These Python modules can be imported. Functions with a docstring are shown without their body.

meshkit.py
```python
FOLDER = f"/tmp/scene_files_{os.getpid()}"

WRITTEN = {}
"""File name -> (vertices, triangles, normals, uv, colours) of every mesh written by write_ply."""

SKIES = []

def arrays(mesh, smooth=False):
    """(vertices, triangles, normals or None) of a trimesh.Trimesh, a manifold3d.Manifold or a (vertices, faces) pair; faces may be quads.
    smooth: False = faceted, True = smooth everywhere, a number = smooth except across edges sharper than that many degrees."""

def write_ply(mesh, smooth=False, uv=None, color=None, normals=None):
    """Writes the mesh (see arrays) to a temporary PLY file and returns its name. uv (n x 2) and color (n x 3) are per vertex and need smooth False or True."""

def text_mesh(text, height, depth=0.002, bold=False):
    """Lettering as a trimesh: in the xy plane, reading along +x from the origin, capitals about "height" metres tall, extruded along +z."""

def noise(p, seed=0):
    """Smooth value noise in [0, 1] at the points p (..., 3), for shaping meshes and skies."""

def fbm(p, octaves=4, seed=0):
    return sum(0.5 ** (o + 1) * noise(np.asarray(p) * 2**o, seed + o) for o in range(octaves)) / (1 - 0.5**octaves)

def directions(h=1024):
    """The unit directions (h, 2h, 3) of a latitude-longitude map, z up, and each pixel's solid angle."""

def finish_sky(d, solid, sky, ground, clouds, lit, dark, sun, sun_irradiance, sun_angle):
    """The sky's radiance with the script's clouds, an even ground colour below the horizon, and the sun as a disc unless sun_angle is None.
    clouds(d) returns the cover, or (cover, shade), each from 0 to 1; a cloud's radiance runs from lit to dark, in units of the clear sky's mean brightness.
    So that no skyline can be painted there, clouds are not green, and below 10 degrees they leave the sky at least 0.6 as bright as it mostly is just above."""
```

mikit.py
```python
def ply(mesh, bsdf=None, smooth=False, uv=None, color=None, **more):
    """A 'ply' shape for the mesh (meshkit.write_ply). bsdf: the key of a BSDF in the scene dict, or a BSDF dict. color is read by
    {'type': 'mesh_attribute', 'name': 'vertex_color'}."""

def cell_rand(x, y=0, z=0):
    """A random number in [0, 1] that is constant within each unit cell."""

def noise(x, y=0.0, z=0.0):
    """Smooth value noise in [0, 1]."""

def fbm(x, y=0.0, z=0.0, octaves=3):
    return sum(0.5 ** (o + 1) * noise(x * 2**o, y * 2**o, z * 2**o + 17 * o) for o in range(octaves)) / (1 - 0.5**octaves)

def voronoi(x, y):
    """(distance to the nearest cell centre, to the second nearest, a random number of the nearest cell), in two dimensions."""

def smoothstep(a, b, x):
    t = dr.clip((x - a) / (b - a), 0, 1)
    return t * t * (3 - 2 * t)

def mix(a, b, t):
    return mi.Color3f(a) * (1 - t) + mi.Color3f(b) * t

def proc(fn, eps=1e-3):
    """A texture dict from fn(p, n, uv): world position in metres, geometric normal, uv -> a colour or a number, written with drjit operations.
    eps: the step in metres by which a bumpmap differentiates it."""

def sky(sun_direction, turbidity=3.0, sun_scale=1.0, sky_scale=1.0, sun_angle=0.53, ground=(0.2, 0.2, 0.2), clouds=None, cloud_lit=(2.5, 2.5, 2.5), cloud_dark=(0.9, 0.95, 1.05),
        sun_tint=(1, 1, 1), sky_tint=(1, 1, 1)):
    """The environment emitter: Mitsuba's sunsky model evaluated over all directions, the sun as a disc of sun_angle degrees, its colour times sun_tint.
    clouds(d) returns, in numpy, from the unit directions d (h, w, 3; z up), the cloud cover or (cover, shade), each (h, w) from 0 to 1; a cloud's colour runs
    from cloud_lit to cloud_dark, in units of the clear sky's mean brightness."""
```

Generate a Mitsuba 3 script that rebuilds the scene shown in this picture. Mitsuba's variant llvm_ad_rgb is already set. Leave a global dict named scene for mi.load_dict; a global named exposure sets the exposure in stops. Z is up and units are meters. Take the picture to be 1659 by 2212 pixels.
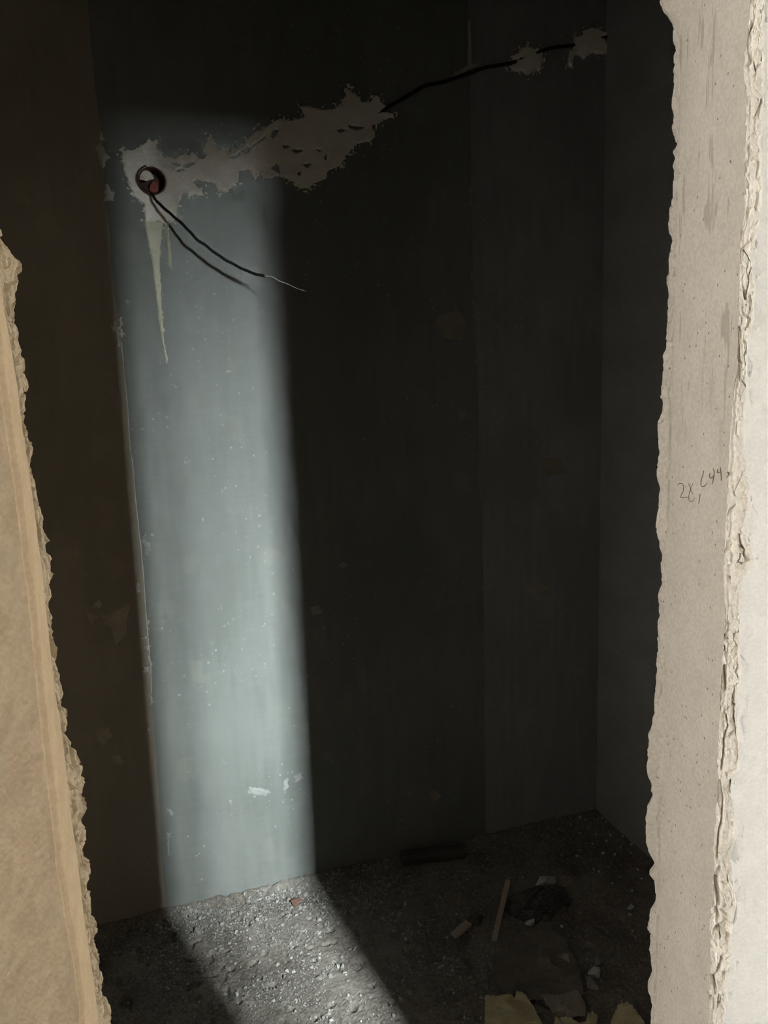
import math, random
import numpy as np, trimesh, shapely
import drjit as dr
import mitsuba as mi
import mikit, meshkit
from mikit import noise, fbm, voronoi, smoothstep, mix
from shapely.geometry import Polygon, LineString, box as sbox
from scipy.spatial import cKDTree

T = mi.ScalarTransform4f
scene, labels = {}, {}
random.seed(7)
rng = np.random.default_rng(7)

# ---------------------------------------------------------------- camera, lights, exposure
# The doorway wall runs along x, the dark room lies beyond it at larger y, eye height 1.5 m.
FORWARD, UP, EYE = (0.31491, 0.93677, -0.15262), (0.07775, 0.1348, 0.98782), (0, 0, 1.5)
scene['camera'] = {'type': 'perspective', 'fov_axis': 'x', 'fov': math.degrees(2 * math.atan(1659 / 2 / 1660)), 'near_clip': 0.02, 'far_clip': 50.0,
                   'to_world': T().look_at(origin=EYE, target=[a + b for a, b in zip(EYE, FORWARD)], up=UP)}
exposure = 0.0
SLIT, SLIT_TOP = (0.726, 0.762), 1.79                                   # a gap in the boarded-up opening behind the camera
LIGHT_TALL = [((0.868, 0.972), (1.605, 1.92), 4300.0), ((0.868, 0.972), (1.92, 2.25), 6400.0), ((0.972, 1.018), (1.605, 1.92), 2850.0), ((0.972, 1.018), (1.92, 2.25), 4300.0)]   # bright daylight panes beyond the gap
LIGHT_LEFT = (12.6, 12.2, 11.4)                         # neutral daylight at the left end of the corridor
LIGHT_RIGHT = (11.0, 11.6, 11.8)                          # neutral daylight from a window in its rear wall, far right

# ---------------------------------------------------------------- measured outlines, millimetres
# wall outlines are (x, z) on the back wall, floor outlines (x, y), jamb lines (z, x) or (z, y)
SEAM_A = [(4,2482),(4,2279),(10,2181),(9,2115),(8,2014),(11,1946),(9,1865),(10,1795),(15,1713),(18,1653),(19,1581),(20,1484),(19,1385),(22,1309),(22,1233),(24,1156),(26,1078),(26,1000),(25,920),(25,840),(26,758),(22,676),(22,537),(21,395),(18,266),(15,178),(15,44)]
SEAM_B = [(1035,2607),(1037,2546),(1040,2435),(1039,2076),(1043,1728),(1051,1589),(1056,1231),(1063,1142),(1065,824),(1063,348),(1064,-20)]
PATCH = [(55,2122),(60,2133),(88,2138),(103,2150),(117,2158),(125,2171),(132,2162),(144,2168),(142,2147),(154,2138),(155,2128),(182,2125),(192,2122),(199,2133),(229,2135),(233,2144),(245,2133),(249,2128),(262,2129),(267,2141),(262,2151),(269,2168),(281,2186),(295,2178),(288,2164),(296,2155),(313,2161),(320,2157),(330,2149),(336,2159),(372,2172),(380,2188),(405,2209),(421,2211),(423,2220),(433,2221),(462,2240),(505,2243),(541,2253),(532,2271),(521,2278),(550,2284),(564,2281),(592,2276),(622,2281),(634,2291),(645,2292),(649,2306),(660,2315),(660,2339),(680,2330),(702,2315),(704,2306),(731,2308),(739,2322),(758,2322),(762,2311),(777,2302),(769,2284),(800,2283),(801,2271),(771,2267),(756,2253),(733,2247),(744,2221),(728,2203),(689,2196),(670,2175),(654,2157),(638,2135),(604,2120),(592,2096),(563,2083),(540,2066),(525,2068),(490,2087),(458,2098),(440,2087),(420,2090),(406,2099),(388,2088),(382,2105),(354,2102),(349,2075),(331,2061),(320,2051),(297,2046),(287,2066),(260,2070),(239,2075),(229,2067),(240,2059),(252,2049),(256,2035),(222,2037),(202,2038),(197,2027),(188,2004),(183,1974),(155,1955),(132,1964),(100,1959),(101,2002),(84,2017),(67,2028),(74,2037),(65,2054),(62,2079),(59,2098)]
GOUGES = [[(176,2111),(189,2114),(198,2107),(186,2108)],[(205,2104),(216,2110),(235,2116),(236,2113),(218,2103)],[(329,2135),(350,2142),(357,2150),(358,2145),(342,2134)],[(367,2153),(379,2165),(385,2162),(429,2195),(430,2190),(389,2166),(378,2151)],[(444,2196),(454,2213),(464,2213),(449,2191)],[(631,2225),(642,2229),(661,2228),(638,2221)],[(665,2240),(710,2238),(687,2232),(668,2235)],[(475,2176),(493,2174),(480,2169)],[(501,2165),(534,2166),(511,2158)],[(441,2114),(456,2128),(463,2119),(464,2102)],[(532,2129),(553,2133),(542,2123)],[(188,2094),(207,2100),(212,2097),(193,2092)],[(569,2172),(584,2170),(578,2164)],[(513,2105),(521,2109),(518,2100)],[(591,2152),(599,2160),(595,2145)]]
DRIPS = [[(99,1965),(103,1919),(110,1875),(113,1800),(115,1749),(119,1685),(125,1621),(129,1596),(134,1608),(127,1650),(128,1714),(127,1772),(131,1801),(128,1815),(133,1886),(146,1962)],[(151,1956),(151,1898),(152,1852),(155,1835),(161,1847),(161,1876),(159,1921),(161,1961)]]
DABS = [[(1163,2442),(1187,2452),(1172,2472),(1197,2482),(1203,2495),(1228,2504),(1252,2498),(1263,2505),(1281,2490),(1271,2465),(1273,2439),(1248,2437),(1230,2422),(1212,2434),(1183,2431)],[(1382,2544),(1413,2555),(1424,2569),(1450,2580),(1472,2577),(1504,2569),(1493,2551),(1504,2535),(1502,2509),(1468,2506),(1446,2510),(1419,2484),(1404,2499),(1388,2494),(1377,2459),(1362,2465),(1371,2504),(1383,2507),(1384,2522)],[(1033,2551),(1043,2553),(1046,2498),(1046,2440),(1077,2437),(1041,2425),(1017,2411),(995,2397),(980,2392),(976,2396),(1003,2416),(1032,2431),(1036,2494)]]
CHIPS = [[(-11,2142),(12,2143),(18,2125),(27,2118),(14,2104),(9,2087),(4,2090),(0,2107)],[(11,2051),(17,2050),(22,2035),(31,2031),(27,2014),(11,2009),(0,2007),(7,2020)],[(7,2177),(12,2175),(12,2156),(11,2147)],[(-7,1694),(4,1697),(8,1711),(8,1690),(14,1684),(14,1647),(7,1647),(7,1680),(0,1683)],[(19,1717),(24,1716),(20,1692),(25,1672),(19,1663),(16,1673)],[(23,1123),(33,1126),(53,1108),(42,1080),(34,1074),(34,1104)],[(31,1130),(42,1141),(43,1134),(34,1127)],[(8,1006),(13,1002),(12,976),(4,985)],[(4,842),(22,851),(23,839)],[(18,819),(26,818),(24,809),(17,811)],[(9,759),(21,759),(21,744),(9,744)],[(27,894),(33,892),(28,879)],[(18,803),(25,779),(30,771),(28,752),(25,772),(20,786)],[(18,672),(23,672),(25,650),(19,649)],[(2,572),(8,583),(11,571)],[(40,321),(50,321),(58,302),(47,297)],[(31,250),(45,245),(38,233),(38,188),(31,175),(34,234)],[(277,343),(313,333),(341,318),(334,306),(299,310),(279,326)],[(384,336),(396,352),(400,318),(385,303)],[(415,351),(439,354),(446,339),(424,328)],[(217,311),(225,313),(228,306),(218,302)],[(-91,919),(-58,929),(-21,948),(-15,940),(-27,902),(-30,863),(-61,833),(-70,881)],[(-108,963),(-94,966),(-88,956),(-97,945),(-107,951)],[(-134,933),(-116,931),(-105,919),(-121,896)],[(-142,1104),(-136,1108),(-130,1102),(-137,1098)],[(247,2176),(255,2188),(268,2194),(265,2184),(254,2174)],[(-135,600),(-102,601),(-94,577),(-118,546),(-132,565)],[(-99,518),(-81,511),(-66,490),(-74,479),(-88,491)],[(35,1760),(43,1765),(48,1758),(40,1752)],[(1033,2096),(1042,2103),(1045,2050),(1035,2042)],[(1033,1850),(1040,1853),(1041,1829),(1034,1826)],[(1035,1776),(1047,1783),(1051,1753),(1037,1744)],[(1040,1714),(1049,1714),(1052,1652),(1045,1645)],[(1041,1595),(1076,1585),(1051,1578)],[(1052,1290),(1058,1289),(1061,1186),(1066,1148),(1059,1148),(1055,1202)],[(978,1445),(1009,1449),(1020,1421),(995,1407)],[(1240,866),(1286,858),(1313,834),(1269,824)],[(1260,1285),(1346,1266),(1372,1226),(1294,1216)],[(849,207),(882,213),(906,179),(878,163)],[(492,874),(521,880),(530,856),(500,848)],[(584,995),(601,1005),(615,989),(597,980)],[(161,1342),(171,1348),(167,1322),(161,1325)],[(923,1727),(991,1744),(1024,1700),(1005,1652),(944,1659),(914,1694)],[(1173,2536),(1183,2527),(1179,2519)],[(1186,2515),(1194,2506),(1181,2503)],[(1205,2519),(1215,2513),(1208,2503)],[(1231,2525),(1243,2518),(1240,2512)],[(1218,2536),(1229,2531),(1222,2528)]]
CABLE_WALL = [(751,2277),(769,2288),(785,2298),(817,2317),(854,2339),(897,2363),(944,2376),(992,2394),(1039,2410),(1089,2431),(1137,2443),(1177,2453),(1229,2475),(1293,2502),(1371,2519),(1436,2539),(1498,2556),(1553,2566),(1654,2583)]
CABLE_HANG = [(122,2165,2027),(131,2143,2005),(148,2123,1983),(165,2109,1964),(185,2095,1943),(202,2083,1922),(218,2073,1901),(240,2067,1884),(260,2062,1867),(281,2057,1852),(305,2050,1837),(333,2038,1821),(358,2021,1809),(374,1998,1802),(387,1977,1797),(402,1956,1784),(418,1931,1773),(434,1905,1760),(450,1877,1750)]
BOX = (126,2064)
R_INNER = [(1986,699.9),(1979,704.5),(1973,711.9),(1962,720.2),(1940,723.5),(1918,723.8),(1916,726.1),(1909,721.9),(1887,722.6),(1865,720.8),(1855,724.5),(1838,722.8),(1826,726.9),(1816,732.9),(1808,726.0),(1802,729.2),(1790,725.5),(1769,727.3),(1739,725.2),(1727,722.6),(1716,720.7),(1703,723.4),(1694,728.7),(1677,724.2),(1656,723.4),(1639,720.1),(1627,722.7),(1614,722.4),(1602,725.1),(1583,722.6),(1570,723.8),(1547,720.3),(1538,715.5),(1520,717.6),(1485,715.6),(1462,719.8),(1448,711.2),(1424,712.4),(1394,715.1),(1383,712.3),(1367,712.8),(1351,718.7),(1334,715.6),(1305,712.7),(1292,714.1),(1269,719.6),(1256,724.0),(1213,724.2),(1200,720.0),(1176,721.5),(1169,722.4),(1149,719.8),(1114,721.7),(1064,719.6),(1053,717.7),(1014,716.3),(993,712.8),(984,707.3),(964,708.3),(934,706.9),(908,711.4),(884,718.3),(871,711.1),(853,706.5),(805,708.6),(784,718.5),(769,724.4),(758,715.8),(745,723.0),(711,729.1),(706,727.5),(691,720.2),(669,714.7),(648,721.3),(623,719.0),(588,723.8),(560,718.5),(523,726.5),(495,724.6)]
R_REVEAL = [(1933,769.3),(1891,774.0),(1862,776.6),(1824,769.6),(1783,769.5),(1694,766.1),(1679,771.2),(1625,770.5),(1570,769.1),(1515,768.4),(1487,774.6),(1458,774.6),(1423,775.9),(1388,777.3),(1341,776.5),(1292,778.0),(1250,778.3),(1208,772.9),(1158,773.7),(1093,776.3),(1028,775.6),(962,774.9),(908,775.7),(873,777.4),(840,774.1),(790,776.1),(753,778.8),(700,773.5),(668,776.5),(603,773.5)]
R_FRONT = [(1931,733.3),(1833,738.9),(1782,736.3),(1730,743.3),(1688,740.1),(1645,729.9),(1613,737.2),(1570,736.1),(1542,726.9),(1497,730.6),(1458,721.9),(1400,735.7),(1353,744.0),(1312,738.8),(1274,754.2),(1246,736.3),(1209,734.4),(1133,740.5),(1096,736.3),(1031,741.9),(1004,745.5),(967,733.5),(904,742.7),(865,738.4),(829,741.7),(786,748.5),(745,744.2),(715,747.2),(668,737.4),(608,737.7)]
R_GROOVES = [([(0.6,1502),(1.07,1493),(1.34,1490),(1.98,1479)],1.5),([(0.41,1609),(0.49,1600)],3.0),([(0.52,1600),(0.66,1618),(0.79,1629),(1.07,1640),(0.71,1649),(0.3,1658)],1.0),([(0.69,1308),(0.69,1295),(0.75,1289)],2.0),([(0.75,1289),(0.82,1288),(0.73,1280),(0.7,1269),(0.52,1272)],0.8),([(0.47,1272),(0.59,1283)],0.75),([(0.32,1251),(0.4,1246)],3.0),([(0.1,1161),(0.14,1154)],1.25),([(0.16,1133),(0.28,1111),(0.27,1098)],2.5),([(0.39,1064),(0.49,1050),(0.32,1034),(0.3,1002),(0.21,987)],1.5),([(0.82,1079),(0.83,1061),(0.94,1043),(0.97,1026),(0.98,1006),(0.99,995)],1.75),([(0.18,972),(0.26,956),(0.41,945),(0.36,918),(0.21,895),(0.21,857)],2.0),([(0.85,975),(0.89,955)],1.5),([(0.95,910),(1.02,906)],2.0),([(0.09,828),(0.23,806),(0.35,795),(0.24,782),(0.37,767)],3.0),([(0.43,750),(0.49,733)],1.0),([(0.56,710),(0.47,691),(0.22,673),(0.39,658)],2.5),([(0.45,822),(0.72,818)],1.0),([(0.79,832),(0.77,822)],1.0),([(0.25,1907),(0.15,1901)],1.0),([(0.95,1877),(0.88,1871)],1.0),([(0.48,1870),(0.59,1859)],0.75)]
PENCIL = [[(8683,13614),(8663,13646),(8605,13652),(8567,13611),(8572,13556),(8606,13502),(8633,13461),(8554,13468),(8490,13480)],[(8484,13669),(8447,13629),(8417,13573),(8380,13533)],[(8387,13679),(8419,13622),(8444,13550),(8462,13489),(8453,13440),(8411,13431),(8363,13456),(8351,13492)],[(8251,13552),(8254,13484),(8272,13414)],[(8198,13866),(8208,13807),(8238,13718),(8235,13660),(8201,13652),(8149,13679),(8131,13709)],[(8078,13847),(8089,13799),(8062,13778),(8018,13815)],[(8022,13909),(8006,13844),(8016,13768),(8032,13700)],[(7945,13906),(7950,13863),(7899,13872)],[(7902,13928),(7885,13846),(7875,13763)],[(7787,13882),(7756,13871),(7760,13838),(7790,13815)]]
L_TIP = [(1666,-102.3),(1663,-99.2),(1659,-95.5),(1658,-94.5),(1653,-92.0),(1648,-88.3),(1647,-87.5),(1637,-89.1),(1633,-90.6),(1609,-92.2),(1605,-93.0),(1602,-96.2),(1592,-96.0),(1581,-96.1),(1579,-95.4),(1574,-93.5),(1568,-95.8),(1559,-93.4),(1551,-94.6),(1547,-90.5),(1536,-91.9),(1521,-91.6),(1503,-94.3),(1493,-98.3),(1483,-99.1),(1466,-97.8),(1454,-94.4),(1445,-95.0),(1436,-96.7),(1431,-95.1),(1423,-93.9),(1410,-92.6),(1397,-92.2),(1377,-90.3),(1354,-87.8),(1332,-86.0),(1310,-85.4),(1295,-89.3),(1287,-92.8),(1272,-91.3),(1261,-90.0),(1253,-92.5),(1249,-89.2),(1240,-91.4),(1232,-92.0),(1213,-91.3),(1192,-87.9),(1177,-86.8),(1163,-88.5),(1157,-85.4),(1133,-87.0),(1126,-85.5),(1107,-80.4),(1088,-75.4),(1077,-75.0),(1067,-72.7),(1047,-72.9),(1035,-74.3),(1028,-77.7),(1008,-78.1),(1002,-80.1),(995,-78.7),(976,-83.4),(973,-78.5),(954,-74.2),(949,-79.5),(934,-79.8),(919,-79.0),(903,-81.4),(896,-73.4),(878,-76.0),(875,-79.2),(865,-80.1),(844,-74.9),(829,-77.1),(817,-73.4),(792,-76.5),(789,-70.5),(773,-68.0),(751,-67.1)]
L_SMOOTH = [(1608,-102.6),(1569,-100.0),(1558,-99.1),(1539,-98.1),(1517,-96.8),(1501,-96.5),(1488,-96.5),(1464,-96.1),(1440,-94.3),(1415,-93.7),(1384,-92.5),(1364,-92.4),(1340,-91.5),(1315,-91.0),(1293,-91.2),(1269,-91.4),(1240,-90.8),(1219,-90.8),(1189,-90.7),(1164,-88.7),(1135,-87.5),(1107,-87.3),(1086,-87.4),(1060,-86.8),(1028,-87.1),(1018,-85.3),(988,-84.7),(959,-84.2),(931,-84.1),(897,-83.0),(864,-81.8),(837,-80.1),(802,-80.3),(777,-80.8)]
L_CORNER = [(1525,-94.2),(1498,-93.7),(1478,-92.6),(1458,-90.4),(1424,-89.7),(1389,-89.9),(1361,-88.6),(1333,-88.5),(1304,-87.9),(1282,-87.6),(1248,-89.0),(1214,-89.7),(1183,-88.8),(1138,-87.9),(1114,-87.7),(1087,-87.8),(1053,-88.7),(1023,-86.7),(983,-84.3),(952,-82.0),(921,-80.3),(874,-81.6)]
PAPER_A = [(737,1532),(804,1498),(815,1515),(825,1506),(835,1470),(828,1429),(829,1402),(794,1336),(664,1385)]
PAPER_C = [(863,1484),(953,1462),(958,1427),(935,1392),(899,1397),(861,1424)]
PAPER_D = [(853,1400),(879,1387),(891,1375),(918,1367),(935,1388),(954,1394),(957,1375),(930,1341),(886,1279),(800,1312)]
PAPER_E = [(975,1347),(1008,1364),(1027,1384),(1024,1372),(1037,1371),(1035,1350),(1044,1321),(1014,1266),(917,1303)]
SHEET = [(889,1749),(934,1721),(992,1719),(1018,1689),(1033,1643),(1025,1572),(1000,1511),(972,1456),(902,1474),(825,1497),(784,1528),(802,1622)]
AT = {'BAG': (1042,1806),'STICK0': (986,1880),'STICK1': (856,1714),'ROCK_A': (1045,1519),'ROCK_B': (1075,1555),'ROCK_C': (1017,1493),'ROCK_D': (1088,1838),'ROCK_E': (1000,1585),'ROCK_F': (987,1745),'SLAT0': (760,1771),'SLAT1': (817,1793),'DARKBRICK': (850,1817),'PLANK0': (743,2150),'PLANK1': (948,2107),'BRICK': (385,2080),'BRICKB': (364,2102),'WOODB': (1149,1868),'ROCK_G': (1420,2167),'ROCK_H': (1286,1976),'ROCK_I': (1363,1943),'ROCK_J': (1290,1704),'ROCK_K': (832,2058)}
STRIP_STONES = [(106,2116,6.3),(95,2057,9.9),(90,2111,3.6),(221,2093,5.4),(261,2045,6.3),(333,2105,6.3),(290,2094,5.4),(197,2018,5.4),(243,2020,7.2),(288,2045,6.3),(283,2136,4.5),(363,2144,4.5),(419,2106,6.3),(437,2132,4.5),(430,1979,7.2),(373,2027,5.4),(290,1952,4.5),(163,2062,5.4),(132,2074,4.5),(457,2029,4.5),(478,1950,4.0),(239,1877,4.5),(284,1851,4.5),(234,1907,3.6),(302,1817,5.4),(319,1811,4.5),(376,1763,8.1),(369,1809,5.4),(406,1760,6.3),(434,1793,5.4),(444,1781,6.3),(430,1813,5.4),(443,1755,5.4),(444,1728,4.5),(453,1813,4.5),(394,1836,4.0),(429,1664,5.4),(461,1672,4.0),(190,1800,4.5),(166,1785,5.4),(140,1811,4.5),(304,1716,3.6),(267,1733,3.1),(353,1635,4.5),(516,1581,4.5),(520,1610,3.6),(15,2166,3.6),(28,2118,3.6),(36,2094,3.6),(60,2155,2.7),(134,1973,3.6),(161,2149,3.1),(172,1978,4.0),(146,1922,3.6),(189,1878,3.6),(407,2053,4.5),(378,1958,4.0),(326,1999,4.5),(279,1927,4.0),(229,1975,4.0),(173,1939,3.6),(331,1897,3.6),(351,1871,3.1),(501,1842,3.1),(489,1827,3.6),(326,2142,3.6),(404,2167,3.6),(426,2168,3.6),(249,2142,3.1),(126,2145,2.7)]
DARK_STONES = [(885,2033,3.6),(855,2057,2.7),(794,1948,2.7),(918,1888,2.7),(908,1998,2.7),(771,1919,3.1),(745,1940,2.7),(809,1864,3.1),(687,1960,3.6),(700,1844,3.1),(636,1819,4.0),(821,1720,2.2),(600,1924,2.7),(606,1922,2.2),(558,1737,2.2),(638,1711,3.1),(639,1724,2.2),(692,1689,2.7),(559,1754,2.2),(739,1610,2.2),(682,1606,2.2),(573,1681,2.2),(74,1804,3.6),(64,1823,2.2),(-65,1856,2.7),(-97,1865,2.7),(-43,2004,2.2),(665,1920,2.7),(887,1856,2.2),(1418,2161,5.4),(1483,2155,3.6),(1499,2135,3.6),(1499,2113,3.1),(1472,2065,3.6),(1454,2037,4.5),(1416,2061,2.7),(1352,2025,4.5),(1372,2017,3.1),(1371,1956,5.4),(1354,1918,3.6),(1404,1940,4.5),(1509,2018,4.5),(1452,1952,3.6),(1459,1930,3.6),(1508,1969,4.0),(1419,1879,3.1),(1305,1882,3.6),(1349,1838,2.7),(1396,1827,5.4),(1286,1976,4.5),(1309,1820,3.6),(1392,2020,3.6),(1447,1970,3.6),(1424,2014,3.6),(1472,2018,3.1),(1423,1846,4.0),(1343,1768,4.0),(1229,1756,2.7),(1272,1681,4.0),(1237,1622,2.7),(1164,1677,3.1),(1063,1707,4.0),(1094,1780,3.6),(1387,1886,3.1),(1411,2102,3.1),(1366,2090,2.7),(1477,1890,4.0),(1403,1804,4.5)]
YW, XR, XL, YO, YI, ZL = 2.185, 1.5, -0.55, 0.762, 0.9, 2.12    # back wall, side walls, outer and inner face of the doorway wall, lintel


# ---------------------------------------------------------------- helpers
def number(name):
    if name not in scene and name not in labels and not any(k.startswith(name + '__') for k in scene):
        return name
    i = 1
    while True:
        k = f'{name}_{i:03d}'
        if k not in scene and k not in labels and not any(q.startswith(k + '__') for q in scene):
            return k
        i += 1


def obj(name, mesh, bsdf, parent=None, smooth=False, label=None, category=None, group=None, kind=None, to_world=None, d=None, **more):
    key = number(f'{parent}__{name}' if parent else name)
    e = dict(d) if d is not None else mikit.ply(mesh, bsdf, smooth=smooth, **more)
    if to_world is not None:
        e['to_world'] = to_world
    scene[key] = e
    tag(key, label, category, group, kind)
    return key


def tag(key, label=None, category=None, group=None, kind=None):
    t = {k: v for k, v in (('label', label), ('category', category), ('group', group), ('kind', kind)) if v}
    if t:
        labels[key] = {**labels.get(key, {}), **t}


def box(x0, x1, y0, y1, z0, z1):
    return trimesh.creation.box(bounds=[[x0, y0, z0], [x1, y1, z1]])


def grid_mesh(P):
    """A quad grid (rows, columns, 3) as a mesh."""
    n, m = P.shape[:2]
    i, j = np.meshgrid(np.arange(n - 1), np.arange(m - 1), indexing='ij')
    a = (i * m + j).ravel()
    q = np.stack([a, a + 1, a + m + 1, a + m], 1)
    return P.reshape(-1, 3), np.vstack([q[:, [0, 1, 2]], q[:, [0, 2, 3]]])


def tube(points, radii, sides=10):
    p = np.asarray(points, float)
    t = np.gradient(p, axis=0)
    t /= np.linalg.norm(t, axis=1, keepdims=True) + 1e-12
    a = np.cross(t, np.where(np.abs(t[:, 2:]) < 0.9, [0, 0, 1.0], [1.0, 0, 0]))
    a /= np.linalg.norm(a, axis=1, keepdims=True) + 1e-12
    b, ang = np.cross(t, a), np.arange(sides) * 2 * np.pi / sides
    r = np.broadcast_to(radii, (len(p),))[:, None, None]
    v = p[:, None] + r * (np.cos(ang)[None, :, None] * a[:, None] + np.sin(ang)[None, :, None] * b[:, None])
    i, j = np.meshgrid(np.arange(len(p) - 1), np.arange(sides), indexing='ij')
    q = np.stack([i * sides + j, i * sides + (j + 1) % sides, (i + 1) * sides + (j + 1) % sides, (i + 1) * sides + j], -1).reshape(-1, 4)
    f = np.vstack([q[:, [0, 1, 2]], q[:, [0, 2, 3]]])
    n = len(p)
    caps = [[0, k + 1, k] for k in range(1, sides - 1)] + [[(n - 1) * sides, (n - 1) * sides + k, (n - 1) * sides + k + 1] for k in range(1, sides - 1)]
    return trimesh.Trimesh(v.reshape(-1, 3), np.vstack([f, caps]), process=False)


def curve(points, n):
    """A smooth curve through the points, resampled."""
    from scipy.interpolate import PchipInterpolator
    p = np.asarray(points, float)
    s = np.r_[0, np.cumsum(np.linalg.norm(np.diff(p, axis=0), axis=1))]
    return PchipInterpolator(s, p)(np.linspace(0, s[-1], n))


def on_wall(outline, thick, y=YW, sink=0.001, tilt=0.0):
    """An outline (mm) of the back wall as a flat chip that stands proud of it."""
    g = Polygon(np.array(outline) / 1000).buffer(0)
    parts = []
    for q in getattr(g, 'geoms', [g]):
        m = trimesh.creation.extrude_polygon(q, thick + sink, engine='earcut')
        v = m.vertices.copy()
        c = v[:, :2].mean(0)
        front = v[:, 2] > thick / 2
        out = np.where(front, thick + tilt * (v[:, 0] - c[0]) * 2, -sink)
        parts.append(trimesh.Trimesh(np.c_[v[:, 0], y - np.maximum(out, -sink), v[:, 1]], m.faces[:, ::-1], process=False))
    return trimesh.util.concatenate(parts)


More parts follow.
